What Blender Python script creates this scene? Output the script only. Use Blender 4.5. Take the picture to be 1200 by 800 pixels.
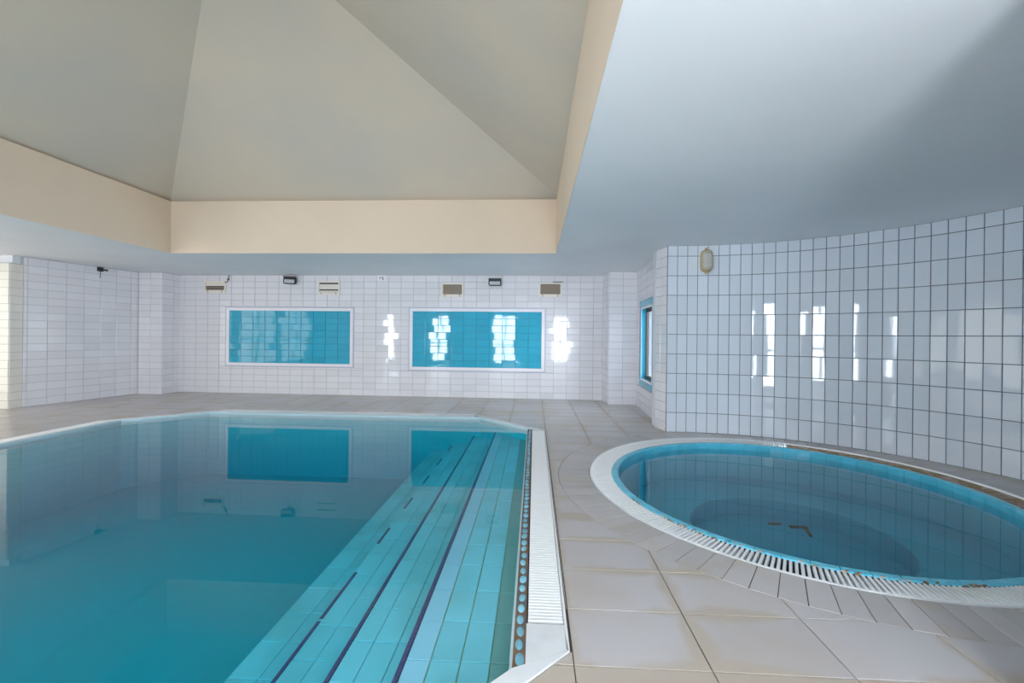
import bpy, bmesh, math, random
from mathutils import Vector, Matrix
random.seed(7)
sc = bpy.context.scene
for o in list(bpy.data.objects):
    bpy.data.objects.remove(o)

# ------------------------------------------------------------ camera
F, HC, ROLL, HOR = 510.0, 1.25, 0.0105, 394.0
PSI = 26.0 / F
CW = 1200.0
cd = bpy.data.cameras.new('camera')
cam = bpy.data.objects.new('camera', cd)
sc.collection.objects.link(cam)
cam.location = (0, 0, HC)
cam.rotation_euler = (math.pi / 2, -ROLL, PSI)
cd.sensor_width = 36.0
cd.lens = F / CW * 36.0
cd.shift_y = -(400.0 - HOR) / CW
cd.clip_start = 0.02
sc.camera = cam

# ------------------------------------------------------------ light and exposure
w = bpy.data.worlds.new('sky'); sc.world = w
w.use_nodes = True
wb = w.node_tree.nodes['Background']
wb.inputs[0].default_value = (0.83, 0.92, 1.0, 1)
wb.inputs[1].default_value = 29.0
sc.view_settings.view_transform = 'Standard'
sc.view_settings.look = 'None'
sc.view_settings.gamma = 1.0
sc.view_settings.use_curve_mapping = False
sc.view_settings.exposure = 0.0
sc.cycles.use_denoising = True
sc.cycles.max_bounces = 10
sc.cycles.diffuse_bounces = 6
sc.cycles.glossy_bounces = 5
sc.cycles.transparent_max_bounces = 10
sc.cycles.sample_clamp_indirect = 8.0
sc.cycles.caustics_reflective = False
sc.cycles.caustics_refractive = False

H = 2.48                                   # flat ceiling height
YR = -1.2                                  # rear wall (behind the camera)
XL = -10.0                                 # far left window wall
REAR_WIN = [(0.80, 0.80), (-1.60, 1.0), (-4.5, 0.8), (-6.7, 0.6)]   # centre x, width
LEFT_ADDED_WIN = [(0.4, 2.1), (2.7, 2.1), (5.0, 2.1)]        # centre y, width; unseen, added and sized to brighten the left side
def portal(loc, rot, sx, sy):
    l = bpy.data.lights.new('daylight_portal', 'AREA')
    l.shape = 'RECTANGLE'; l.size = sx; l.size_y = sy
    l.cycles.is_portal = True
    o = bpy.data.objects.new('daylight_portal', l)
    o.location = loc; o.rotation_euler = rot
    sc.collection.objects.link(o)
for x, ww in REAR_WIN:
    portal((x, YR - 0.16, 1.11), (math.pi / 2, 0, 0), ww, 2.04)
for y, ww in LEFT_ADDED_WIN:
    portal((XL - 0.16, y, 1.19), (math.pi / 2, 0, -math.pi / 2), ww, 2.2)

# ------------------------------------------------------------ helpers
def ray(x, y):
    u, v = x - 600.0, y - 400.0
    uu, vv = u + ROLL * v, v - ROLL * u + (400.0 - HOR)
    c, s = math.cos(PSI), math.sin(PSI)
    return Vector((uu * c - F * s, uu * s + F * c, -vv))
def on_z(x, y, z=0.0):
    r = ray(x, y); t = (z - HC) / r.z
    return Vector((r.x * t, r.y * t, z))
def on_wall(x, y, p0, p1):
    """pixel -> (distance along wall p0->p1, height)"""
    r = ray(x, y)
    d = Vector((p1[0] - p0[0], p1[1] - p0[1])); d.normalize()
    n = Vector((-d.y, d.x))
    t = n.dot(Vector(p0)) / n.dot(r.xy)
    q = r.xy * t - Vector(p0)
    return q.dot(d), HC + r.z * t

def link(o, parent=None):
    sc.collection.objects.link(o)
    if parent is not None: o.parent = parent
    return o
def tag(o, label=None, cat=None, group=None, kind=None):
    if label: o['label'] = label
    if cat: o['category'] = cat
    if group: o['group'] = group
    if kind: o['kind'] = kind
    return o
def mesh_obj(name, me, parent=None, loc=(0, 0, 0), rot=(0, 0, 0), mat=None):
    o = bpy.data.objects.new(name, me)
    o.location = loc; o.rotation_euler = rot
    if mat is not None and len(me.materials) == 0: me.materials.append(mat)
    return link(o, parent)
def empty(name, loc=(0, 0, 0), rz=0.0, parent=None):
    o = bpy.data.objects.new(name, None); o.location = loc; o.rotation_euler = (0, 0, rz)
    o.empty_display_size = 0.1
    return link(o, parent)
class MB:
    def __init__(s): s.v = []; s.f = []
    def add(s, vs, fs):
        n = len(s.v); s.v += [tuple(v) for v in vs]; s.f += [tuple(i + n for i in f) for f in fs]; return s
    def box(s, x0, x1, y0, y1, z0, z1):
        return s.add([(x0, y0, z0), (x1, y0, z0), (x1, y1, z0), (x0, y1, z0), (x0, y0, z1), (x1, y0, z1), (x1, y1, z1), (x0, y1, z1)],
                     [(0, 3, 2, 1), (4, 5, 6, 7), (0, 1, 5, 4), (1, 2, 6, 5), (2, 3, 7, 6), (3, 0, 4, 7)])
    def prism(s, poly, z0, z1):
        n = len(poly)
        s.add([(p[0], p[1], z0) for p in poly] + [(p[0], p[1], z1) for p in poly],
              [tuple(range(n))[::-1], tuple(range(n, 2 * n))] + [(i, (i + 1) % n, n + (i + 1) % n, n + i) for i in range(n)])
        return s
    def bprism(s, poly, z0, z1, b):
        """prism with a bevelled top edge (poly counter-clockwise)"""
        n = len(poly); ins = inset_poly(poly, b)
        s.add([(p[0], p[1], z0) for p in poly] + [(p[0], p[1], z1 - b) for p in poly] + [(p[0], p[1], z1) for p in ins],
              [tuple(range(2 * n, 3 * n))] + [(i, (i + 1) % n, n + (i + 1) % n, n + i) for i in range(n)]
              + [(n + i, n + (i + 1) % n, 2 * n + (i + 1) % n, 2 * n + i) for i in range(n)])
        return s
    def mesh(s, name, mat=None, smooth=False):
        me = bpy.data.meshes.new(name); me.from_pydata(s.v, [], s.f); me.update()
        if mat is not None: me.materials.append(mat)
        if smooth:
            for p in me.polygons: p.use_smooth = True
        return me
    def build(s, name, mat, parent=None, loc=(0, 0, 0), rot=(0, 0, 0), smooth=False):
        return mesh_obj(name, s.mesh(name, mat, smooth), parent, loc, rot)
def inset_poly(poly, b):
    n = len(poly); out = []
    for i in range(n):
        p0, p, p1 = Vector(poly[i - 1][:2]), Vector(poly[i][:2]), Vector(poly[(i + 1) % n][:2])
        a, c = (p - p0), (p1 - p)
        if a.length < 1e-6 or c.length < 1e-6: out.append(tuple(p)); continue
        a.normalize(); c.normalize()
        na, nc = Vector((-a.y, a.x)), Vector((-c.y, c.x))
        k = max(0.35, 1 + na.dot(nc))
        q = p + (na + nc) * (b / k); out.append((q.x, q.y))
    return out
def clip_half(poly, n, d):
    """keep the part of poly where n.p >= d"""
    out = []
    for i in range(len(poly)):
        p, q = poly[i], poly[(i + 1) % len(poly)]
        a, b = n[0] * p[0] + n[1] * p[1] - d, n[0] * q[0] + n[1] * q[1] - d
        if a >= 0: out.append(p)
        if (a > 0 and b < 0) or (a < 0 and b > 0):
            t = a / (a - b); out.append((p[0] + (q[0] - p[0]) * t, p[1] + (q[1] - p[1]) * t))
    return out
def area(poly):
    return 0.5 * sum(poly[i][0] * poly[(i + 1) % len(poly)][1] - poly[(i + 1) % len(poly)][0] * poly[i][1] for i in range(len(poly)))
def clean(poly, e=0.004):
    out = []
    for p in poly:
        if not out or math.hypot(p[0] - out[-1][0], p[1] - out[-1][1]) > e: out.append(p)
    while len(out) > 2 and math.hypot(out[0][0] - out[-1][0], out[0][1] - out[-1][1]) <= e: out.pop()
    return out
def outside_circle(poly, c, r):
    """cut a circle out of a tile outline, following the arc"""
    d = []
    for i in range(len(poly)):
        p, q = poly[i], poly[(i + 1) % len(poly)]
        for k in range(8): d.append((p[0] + (q[0] - p[0]) * k / 8, p[1] + (q[1] - p[1]) * k / 8))
    dist = lambda p: math.hypot(p[0] - c[0], p[1] - c[1]) - r
    D = [dist(p) for p in d]
    if min(D) >= 0: return [poly]
    if max(D) <= 0: return []
    n = len(d); st = next(i for i in range(n) if D[i] >= 0 and D[i - 1] < 0)
    runs = []; cur = None
    for k in range(n + 1):
        i = (st + k) % n; j = (i - 1) % n
        if (D[j] < 0) != (D[i] < 0):
            t = D[j] / (D[j] - D[i]); x = (d[j][0] + (d[i][0] - d[j][0]) * t, d[j][1] + (d[i][1] - d[j][1]) * t)
            if D[i] < 0: cur.append(x); runs.append(cur); cur = None
            elif k < n: cur = [x]
        if k < n and D[i] >= 0: cur.append(d[i])
    res = []
    for out in runs:                         # close every outside run with its own arc
        a0 = math.atan2(out[-1][1] - c[1], out[-1][0] - c[0]); a1 = math.atan2(out[0][1] - c[1], out[0][0] - c[0])
        da = (a1 - a0 + math.pi) % (2 * math.pi) - math.pi
        out = out + [(c[0] + r * math.cos(a0 + da * m / 6), c[1] + r * math.sin(a0 + da * m / 6)) for m in range(1, 6)]
        q = [out[i] for i in range(len(out)) if abs((out[i][0] - out[i - 1][0]) * (out[(i + 1) % len(out)][1] - out[i][1]) - (out[i][1] - out[i - 1][1]) * (out[(i + 1) % len(out)][0] - out[i][0])) > 1e-7]
        q = clean(q)
        if len(q) > 2: res.append(q)
    return res

# ------------------------------------------------------------ materials
def material(name, col, rough=0.5, spec=0.5, var=0.0, noise=None, bump=None, metallic=0.0, coat=0.0):
    """noise = (scale, colour2, low, high); var = brightness change from piece to piece"""
    m = bpy.data.materials.new(name); m.use_nodes = True
    nt = m.node_tree; b = nt.nodes['Principled BSDF']
    b.inputs['Roughness'].default_value = rough
    b.inputs['Specular IOR Level'].default_value = spec
    b.inputs['Metallic'].default_value = metallic
    b.inputs['Coat Weight'].default_value = coat
    rgb = nt.nodes.new('ShaderNodeRGB'); rgb.outputs[0].default_value = (*col, 1)
    out = rgb.outputs[0]
    tc = nt.nodes.new('ShaderNodeNewGeometry')
    if noise:
        nz = nt.nodes.new('ShaderNodeTexNoise'); nz.inputs['Scale'].default_value = noise[0]; nz.inputs['Detail'].default_value = 5
        nt.links.new(tc.outputs['Position'], nz.inputs['Vector'])
        mr = nt.nodes.new('ShaderNodeMapRange'); mr.inputs[1].default_value = noise[2]; mr.inputs[2].default_value = noise[3]
        nt.links.new(nz.outputs[0], mr.inputs[0])
        mx = nt.nodes.new('ShaderNodeMix'); mx.data_type = 'RGBA'
        nt.links.new(mr.outputs[0], mx.inputs[0]); nt.links.new(out, mx.inputs[6]); mx.inputs[7].default_value = (*noise[1], 1)
        out = mx.outputs[2]
    if var:
        oi = nt.nodes.new('ShaderNodeObjectInfo')
        mr = nt.nodes.new('ShaderNodeMapRange'); mr.inputs[3].default_value = 1 - var; mr.inputs[4].default_value = 1 + var * 0.5
        nt.links.new(oi.outputs['Random'], mr.inputs[0])
        hs = nt.nodes.new('ShaderNodeHueSaturation'); nt.links.new(mr.outputs[0], hs.inputs['Value']); nt.links.new(out, hs.inputs['Color'])
        out = hs.outputs[0]
    nt.links.new(out, b.inputs['Base Color'])
    if bump:
        nb = nt.nodes.new('ShaderNodeTexNoise'); nb.inputs['Scale'].default_value = bump[0]; nb.inputs['Detail'].default_value = 3
        nt.links.new(tc.outputs['Position'], nb.inputs['Vector'])
        bp = nt.nodes.new('ShaderNodeBump'); bp.inputs['Strength'].default_value = bump[1]; bp.inputs['Distance'].default_value = 0.01
        nt.links.new(nb.outputs[0], bp.inputs['Height']); nt.links.new(bp.outputs[0], b.inputs['Normal'])
    return m
M = {}
M['tile'] = material('white_glazed_tile', (0.80, 0.78, 0.81), 0.035, 0.5, var=0.05)
M['tile_blue'] = material('pale_blue_glazed_tile', (0.74, 0.79, 0.86), 0.035, 0.5, var=0.05)
M['tile_cream'] = material('cream_glazed_tile', (0.86, 0.82, 0.74), 0.12, 0.5, var=0.04)
M['grout'] = material('grey_grout', (0.17, 0.18, 0.21), 0.9, 0.2)
M['grout_light'] = material('light_grout', (0.50, 0.49, 0.51), 0.9, 0.2)
M['turq'] = material('turquoise_glazed_tile', (0.03, 0.40, 0.58), 0.035, 0.5, var=0.06)
M['turq_grout'] = material('turquoise_grout', (0.05, 0.30, 0.42), 0.9, 0.2)
M['frame_white'] = material('white_border_tile', (0.86, 0.83, 0.87), 0.15)
M['frame_lilac'] = material('lilac_border_edge', (0.55, 0.55, 0.68), 0.25)
M['paint'] = material('white_ceiling_paint', (0.83, 0.845, 0.87), 0.6, 0.25, noise=(1.2, (0.80, 0.815, 0.84), 0.4, 0.7))
M['cream'] = material('cream_paint', (0.80, 0.655, 0.52), 0.7, 0.2, noise=(0.9, (0.75, 0.62, 0.49), 0.4, 0.7))
M['vault'] = material('vault_grey_cream', (0.70, 0.60, 0.49), 0.75, 0.2, noise=(0.7, (0.64, 0.57, 0.49), 0.4, 0.65))  # greyer, darker cream than the recess sides
M['stone'] = material('beige_floor_tile', (0.54, 0.505, 0.505), 0.30, 0.4, var=0.06, noise=(1.3, (0.50, 0.44, 0.40), 0.45, 0.65), bump=(30, 0.04))
def edge_stain(m, hx, hy, col):
    """tan stain creeping in from the joints of each floor tile"""
    nt = m.node_tree; b = nt.nodes['Principled BSDF']
    src = b.inputs['Base Color'].links[0].from_socket
    tc = nt.nodes.new('ShaderNodeTexCoord'); sp = nt.nodes.new('ShaderNodeSeparateXYZ'); nt.links.new(tc.outputs['Object'], sp.inputs[0])
    def mth(op, a, v=None):
        n = nt.nodes.new('ShaderNodeMath'); n.operation = op; nt.links.new(a, n.inputs[0])
        if v is not None:
            if isinstance(v, float): n.inputs[1].default_value = v
            else: nt.links.new(v, n.inputs[1])
        return n.outputs[0]
    dx = mth('SUBTRACT', mth('ABSOLUTE', sp.outputs[0]), hx); dy = mth('SUBTRACT', mth('ABSOLUTE', sp.outputs[1]), hy)
    d = mth('MAXIMUM', dx, dy)                       # 0 at the edge, negative inside
    ge = nt.nodes.new('ShaderNodeNewGeometry'); nz = nt.nodes.new('ShaderNodeTexNoise'); nz.inputs['Scale'].default_value = 1.9; nz.inputs['Detail'].default_value = 4
    nt.links.new(ge.outputs['Position'], nz.inputs['Vector'])
    k = mth('ADD', d, mth('MULTIPLY', nz.outputs[0], 0.34))
    mr = nt.nodes.new('ShaderNodeMapRange'); mr.inputs[1].default_value = 0.125; mr.inputs[2].default_value = 0.165; mr.inputs[4].default_value = 0.75
    nt.links.new(k, mr.inputs[0])
    mx = nt.nodes.new('ShaderNodeMix'); mx.data_type = 'RGBA'; nt.links.new(mr.outputs[0], mx.inputs[0]); nt.links.new(src, mx.inputs[6]); mx.inputs[7].default_value = (*col, 1)
    nt.links.new(mx.outputs[2], b.inputs['Base Color'])
M['stone_ring'] = material('beige_ring_tile', (0.54, 0.50, 0.49), 0.35, 0.4, var=0.10, noise=(3.0, (0.50, 0.42, 0.34), 0.5, 0.75))
edge_stain(M['stone'], 0.258, 0.172, (0.47, 0.39, 0.30))
M['joint'] = material('dark_floor_joint', (0.10, 0.09, 0.085), 0.95, 0.1)
M['marble'] = material('pale_coping_stone', (0.74, 0.75, 0.76), 0.35, 0.4, var=0.05, noise=(7, (0.64, 0.65, 0.66), 0.45, 0.75))
M['plastic'] = material('white_plastic', (0.86, 0.86, 0.86), 0.35)
M['gutter'] = material('dark_gutter', (0.05, 0.055, 0.07), 0.8)
M['sediment'] = material('sandy_sediment', (0.36, 0.27, 0.15), 0.9, 0.2, noise=(16, (0.55, 0.42, 0.36), 0.45, 0.6))
M['lip'] = material('rusty_lip_mortar', (0.20, 0.12, 0.07), 0.8, 0.2, noise=(14, (0.12, 0.13, 0.14), 0.45, 0.6))
M['lip_blue'] = material('pale_blue_lip_edge', (0.50, 0.66, 0.72), 0.3)
M['mosaic'] = material('turquoise_mosaic', (0.22, 0.52, 0.64), 0.15, 0.5, var=0.35)
M['tub_tile'] = material('cyan_rim_tile', (0.10, 0.56, 0.76), 0.15, 0.5, var=0.07, noise=(9, (0.14, 0.62, 0.80), 0.4, 0.7))
M['basin'] = material('teal_basin', (0.010, 0.58, 0.69), 0.5, 0.3)
M['tubbasin'] = material('blue_basin', (0.03, 0.48, 0.60), 0.5, 0.3, noise=(1.6, (0.025, 0.42, 0.53), 0.4, 0.65))
M['step_tile'] = material('pool_step_tile', (0.26, 0.68, 0.82), 0.3, 0.4, var=0.08, noise=(2.2, (0.21, 0.57, 0.66), 0.45, 0.7))
M['step_tile_pale'] = material('pale_step_nosing_tile', (0.36, 0.66, 0.84), 0.3, 0.4, var=0.06)
M['step_joint'] = material('step_joint', (0.28, 0.40, 0.26), 0.9, 0.1)
M['step_joint_teal'] = material('teal_step_joint', (0.06, 0.30, 0.34), 0.9, 0.1)
M['step_tile_lip_shade'] = material('lip_shade_step_tile', (0.22, 0.42, 0.40), 0.4, 0.3, var=0.06)  # darker green strip: shade under the pool lip put into the tile colour
M['nosing'] = material('dark_purple_mosaic', (0.055, 0.05, 0.16), 0.4, 0.4, noise=(60, (0.10, 0.08, 0.22), 0.45, 0.6))
M['alum'] = material('window_aluminium', (0.75, 0.76, 0.78), 0.3, 0.5)
M['brown'] = material('brown_louvre', (0.34, 0.27, 0.21), 0.5)
M['vent_cream'] = material('cream_vent_plastic', (0.80, 0.74, 0.66), 0.5)
M['dark'] = material('dark_void', (0.03, 0.03, 0.03), 0.8)
M['black'] = material('black_casing', (0.018, 0.018, 0.022), 0.35)
M['reflector'] = material('grey_lamp_glass', (0.55, 0.56, 0.58), 0.12, 0.6)
M['beige'] = material('aged_beige_plastic', (0.52, 0.42, 0.26), 0.5)
M['lens'] = material('frosted_lamp_glass', (0.55, 0.52, 0.46), 0.2, 0.6)
M['cable'] = material('dark_cable', (0.06, 0.055, 0.05), 0.6)
M['rust'] = material('rusty_metal', (0.22, 0.11, 0.05), 0.8)
M['plain'] = material('plain_white_wall', (0.76, 0.76, 0.78), 0.35, 0.4)

def glassy(name, f0, tint=(1, 1, 1), rough=0.0):
    m = bpy.data.materials.new(name); m.use_nodes = True; nt = m.node_tree; nt.nodes.remove(nt.nodes['Principled BSDF'])
    lw = nt.nodes.new('ShaderNodeLayerWeight'); lw.inputs[0].default_value = 0.5
    pw = nt.nodes.new('ShaderNodeMath'); pw.operation = 'POWER'; pw.inputs[1].default_value = 5.0
    nt.links.new(lw.outputs['Facing'], pw.inputs[0])
    ma = nt.nodes.new('ShaderNodeMath'); ma.operation = 'MULTIPLY_ADD'; ma.inputs[1].default_value = 1 - f0; ma.inputs[2].default_value = f0
    nt.links.new(pw.outputs[0], ma.inputs[0])
    tr = nt.nodes.new('ShaderNodeBsdfTransparent'); tr.inputs[0].default_value = (*tint, 1)
    gl = nt.nodes.new('ShaderNodeBsdfGlossy'); gl.inputs['Roughness'].default_value = rough
    mx = nt.nodes.new('ShaderNodeMixShader')
    nt.links.new(ma.outputs[0], mx.inputs[0]); nt.links.new(tr.outputs[0], mx.inputs[1]); nt.links.new(gl.outputs[0], mx.inputs[2])
    nt.links.new(mx.outputs[0], nt.nodes['Material Output'].inputs[0])
    return m
def water(name, col, dens):
    m = glassy(name, 0.02); nt = m.node_tree
    va = nt.nodes.new('ShaderNodeVolumeAbsorption'); va.inputs[0].default_value = (*col, 1); va.inputs[1].default_value = dens
    nt.links.new(va.outputs[0], nt.nodes['Material Output'].inputs['Volume'])
    return m
M['glass'] = glassy('window_glass', 0.05)
M['glass_warm'] = glassy('added_tint_glass', 0.05, (0.39, 0.37, 0.345))  # tint chosen to dim and warm the light of the added left windows
M['water'] = water('pool_water', (0.05, 0.81, 0.86), 0.95)
M['tubwater'] = water('tub_water', (0.15, 0.70, 0.80), 0.8)

# ------------------------------------------------------------ tiled walls
TW, TH, GAP, TT = 0.26, 0.13, 0.006, 0.008
_tm = {}
def tile_mesh(wd, ht, mat, gap=GAP, t=TT, b=0.0025):
    """bevelled wall tile, corner at origin, in XZ, glazed face towards -Y"""
    k = (round(wd, 3), round(ht, 3), mat.name, gap)
    if k not in _tm:
        a, c, e, g = gap / 2, wd - gap / 2, gap / 2, ht - gap / 2
        b = min(b, (c - a) / 3, (g - e) / 3)
        v = [(a, 0.002, e), (c, 0.002, e), (c, 0.002, g), (a, 0.002, g),
             (a, -t + b, e), (c, -t + b, e), (c, -t + b, g), (a, -t + b, g),
             (a + b, -t, e + b), (c - b, -t, e + b), (c - b, -t, g - b), (a + b, -t, g - b)]
        f = [(8, 9, 10, 11)] + [(i, (i + 1) % 4, 4 + (i + 1) % 4, 4 + i) for i in range(4)] + [(4 + i, 4 + (i + 1) % 4, 8 + (i + 1) % 4, 8 + i) for i in range(4)]
        me = bpy.data.meshes.new('tile'); me.from_pydata(v, [], f); me.materials.append(mat); me.update()
        _tm[k] = me
    return _tm[k]
def cut_rects(r, holes):
    """rectangle minus rectangles"""
    out = [r]
    for h in holes:
        nx = []
        for (a, b, c, d) in out:
            if h[0] >= b or h[1] <= a or h[2] >= d or h[3] <= c: nx.append((a, b, c, d)); continue
            if h[2] > c: nx.append((a, b, c, h[2]))
            if h[3] < d: nx.append((a, b, h[3], d))
            z0, z1 = max(c, h[2]), min(d, h[3])
            if h[0] > a: nx.append((a, h[0], z0, z1))
            if h[1] < b: nx.append((h[1], b, z0, z1))
        out = nx
    return out
def lay_tiles(wall, length, height, tw, th, mat, s_off=0.0, holes=(), limit=10**6, prefer=None, name='tile', z_start=0.0, tilt=0.005, gap=GAP):
    """grid of tiles on a wall whose local X runs along it; the first `limit` (by prefer) are parts, the rest one joined part"""
    rects = []
    i0 = math.floor(-s_off / tw) - 1
    n = int(length / tw) + 3
    for i in range(i0, i0 + n + 1):
        a, b = max(0, s_off + i * tw), min(length, s_off + (i + 1) * tw)
        if b - a < 0.02: continue
        k = 0
        while z_start + k * th < height - 0.015:
            c, d = z_start + k * th, min(height, z_start + (k + 1) * th); k += 1
            rects += [q for q in cut_rects((a, b, c, d), holes) if q[1] - q[0] > 0.018 and q[3] - q[2] > 0.018]
    if prefer: rects.sort(key=prefer)
    rest = MB()
    for q, (a, b, c, d) in enumerate(rects):
        if q < limit:
            mesh_obj(name, tile_mesh(b - a, d - c, mat, gap), wall, (a, 0, c), (random.gauss(0, tilt), 0, random.gauss(0, tilt)))
        else:
            me = tile_mesh(b - a, d - c, mat, gap)
            rx, rz = random.gauss(0, tilt), random.gauss(0, tilt)
            mt = Matrix.Translation((a, 0, c)) @ Matrix.Rotation(rz, 4, 'Z') @ Matrix.Rotation(rx, 4, 'X')
            rest.add([mt @ v.co for v in me.vertices], [tuple(p.vertices) for p in me.polygons])
    if rest.v: tag(rest.build('tile_field', mat, wall), kind='stuff')
def wall_obj(name, p0, p1, height=H, z0=-0.02, thick=0.15, mat=None, holes=(), label=None, cat='wall'):
    L = math.hypot(p1[0] - p0[0], p1[1] - p0[1])
    mb = MB()
    for (a, b, c, d) in cut_rects((0, L, z0, height + 0.02), holes): mb.box(a, b, 0, thick, c, d)
    o = mb.build(name, mat or M['grout_light'], None, (p0[0], p0[1], 0), (0, 0, math.atan2(p1[1] - p0[1], p1[0] - p0[0])))
    tag(o, label, cat, kind='structure')
    return o, L

# back wall ---------------------------------------------------------------
B0, B1 = (-7.60, 8.865), (1.44, 8.715)
holes_b = []
panels = []
for (x0, y0, x1, y1) in ((264.5, 359.5, 415, 430), (479, 360.3, 639.5, 435.4)):
    xm, ym = (x0 + x1) / 2, (y0 + y1) / 2
    s0, s1 = on_wall(x0, ym, B0, B1)[0], on_wall(x1, ym, B0, B1)[0]
    z0, z1 = on_wall(xm, y1, B0, B1)[1], on_wall(xm, y0, B0, B1)[1]
    panels.append((s0, s1, z0, z1)); holes_b.append((s0, s1, z0, z1))
wall_back, LB = wall_obj('wall_back', B0, B1, label='white tiled back wall with two turquoise tile panels')
sj = on_wall(649.5, 350, B0, B1)[0] % TW
sj -= TW
lay_tiles(wall_back, LB, H, TW, TH, M['tile'], sj, holes_b, limit=300, prefer=lambda q: -(q[0] if q[1] - q[0] > 0.2 else q[0] - 3))
for (s0, s1, z0, z1) in panels:
    fw = 0.082
    fr = MB(); e = 0.014
    fr.box(s0 + 0.022, s1 - 0.022, -e, 0.0, z0 + 0.022, z0 + fw).box(s0 + 0.022, s1 - 0.022, -e, 0.0, z1 - fw, z1 - 0.022)
    fr.box(s0 + 0.022, s0 + fw, -e, 0.0, z0 + fw, z1 - fw).box(s1 - fw, s1 - 0.022, -e, 0.0, z0 + fw, z1 - fw)
    pf = fr.build('panel_frame', M['frame_white'], wall_back)
    ed = MB(); e = 0.011
    ed.box(s0, s1, -e, 0.0, z0, z0 + 0.02).box(s0, s1, -e, 0.0, z1 - 0.02, z1).box(s0, s0 + 0.02, -e, 0.0, z0 + 0.02, z1 - 0.02).box(s1 - 0.02, s1, -e, 0.0, z0 + 0.02, z1 - 0.02)
    ed.build('panel_edging', M['frame_lilac'], pf)
    a0, a1, c0, c1 = s0 + fw, s1 - fw, z0 + fw, z1 - fw
    bk = MB().box(a0, a1, -0.002, 0.0, c0, c1).build('panel_backing', M['turq_grout'], pf)
    tw_, th_ = (a1 - a0) / 10, (c1 - c0) / 8
    for i in range(10):
        for k in range(8):
            mesh_obj('turquoise_tile', tile_mesh(tw_, th_, M['turq']), pf, (a0 + i * tw_, -0.002, c0 + k * th_), (random.gauss(0, 0.0035), 0, random.gauss(0, 0.0035)))

# columns, left wall -------------------------------------------------------
def column(p_left, p_right, depth, lab, mat=None, height=H, tiles_right=True, tiles_left=False):
    """tiled pier: front p_left->p_right, running back by depth"""
    d = Vector((p_right[0] - p_left[0], p_right[1] - p_left[1])); L = d.length
    o = MB().box(0, L, 0, depth, -0.02, height + 0.02).build('column', M['grout_light'], None, (p_left[0], p_left[1], 0), (0, 0, math.atan2(d.y, d.x)))
    tag(o, lab, 'column', kind='structure')
    m = mat or M['tile']
    lay_tiles(o, L, height, L / max(1, round(L / 0.25)), TH, m)
    for side, on in (('r', tiles_right), ('l', tiles_left)):
        if not on: continue
        f = empty('column_side', (L, 0, 0) if side == 'r' else (0, depth, 0), math.pi / 2 if side == 'r' else -math.pi / 2, o)
        lay_tiles(f, depth, height, TW, TH, m)
    return o
column((-8.03, 8.45), (-7.53, 8.45), 0.45, 'white tiled column in the corner beside the left wall', tiles_right=True)
column((1.39, 8.19), (1.91, 8.23), 0.55, 'white tiled column in the corner beside the blue framed window', tiles_right=False, tiles_left=True)
L0, L1 = (-8.40, 6.74), (-8.04, 8.52)
wall_left, LL = wall_obj('wall_left', L0, L1, label='white tiled left wall beyond the pool deck')
lay_tiles(wall_left, LL, H, TW, TH, M['tile'], 0.05)
# cream pier at the left end, a little lower than the ceiling, with a plain beam on top
pier, LP = wall_obj('wall_left_pier', (-10.2, 6.50), (-8.415, 6.56), height=2.33, thick=0.20, label='cream tiled end wall left of the pool deck')
lay_tiles(pier, LP, 2.35, TW, TH, M['tile_cream'], LP % TW - TW)
pe = empty('pier_end', (LP, 0, 0), math.pi / 2, pier)
lay_tiles(pe, 0.2, 2.35, 0.2, TH, M['tile_cream'])
tag(MB().box(0, LP - 0.05, 0.08, 0.25, 2.33, H + 0.01).build('trim_1', M['paint'], None, (-10.2, 6.50, 0), (0, 0, math.atan2(0.06, 1.785))), 'grey plastered beam above the cream tiled end wall', 'beam', kind='structure')

# window wall on the right -------------------------------------------------
W0, W1 = (1.915, 8.26), (1.80, 6.40)
wpx = [on_wall(750, 402, W0, W1)[0], on_wall(768.2, 402, W0, W1)[0]]
sm = (wpx[0] + wpx[1]) / 2
zt = on_wall(759, 350, W0, W1)[1]; zb = on_wall(759, 457, W0, W1)[1]
so0, so1 = wpx
fwid = 0.20
hole_w = (so0 + fwid, so1 - fwid, zb + 0.14, zt - 0.14)
wall_right, LW = wall_obj('wall_right', W0, W1, thick=0.30, holes=[hole_w], label='white tiled side wall holding the blue framed window')
lay_tiles(wall_right, LW, H, TW, TH, M['tile'], 0.1, [(so0, so1, zb, zt)])
win = empty('window_1', (0, 0, 0)); win.location = (W0[0], W0[1], 0); win.rotation_euler = wall_right.rotation_euler
tag(win, 'small window with turquoise tiled surround in the white side wall', 'window', kind='structure')
sur = MB()
for q in cut_rects((so0, so1, zb, zt), [hole_w]): sur.box(q[0], q[1], -0.003, 0.0, q[2], q[3])
su = sur.build('tile_surround', M['turq_grout'], win)
for (a, b, c, d) in cut_rects((so0, so1, zb, zt), [hole_w]):
    nx, nz = max(1, round((b - a) / TW)), max(1, round((d - c) / 0.2))
    for i in range(nx):
        for k in range(nz):
            mesh_obj('turquoise_tile', tile_mesh((b - a) / nx, (d - c) / nz, M['turq']), su, (a + i * (b - a) / nx, -0.003, c + k * (d - c) / nz))
ha, hb, hc_, hd = hole_w
rv = MB(); t_ = 0.012
rv.box(ha, ha + t_, -0.012, 0.10, hc_, hd).box(hb - t_, hb, -0.012, 0.10, hc_, hd).box(ha, hb, -0.012, 0.10, hd - t_, hd).box(ha, hb, -0.012, 0.10, hc_, hc_ + t_)
rv.build('reveal', M['turq'], win)
be = MB()
for q in cut_rects((ha - 0.02, hb + 0.02, hc_ - 0.02, hd + 0.02), [(ha + t_, hb - t_, hc_ + t_, hd - t_)]): be.box(q[0], q[1], -0.017, -0.0115, q[2], q[3])
be.build('bead', M['frame_white'], win)
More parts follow.
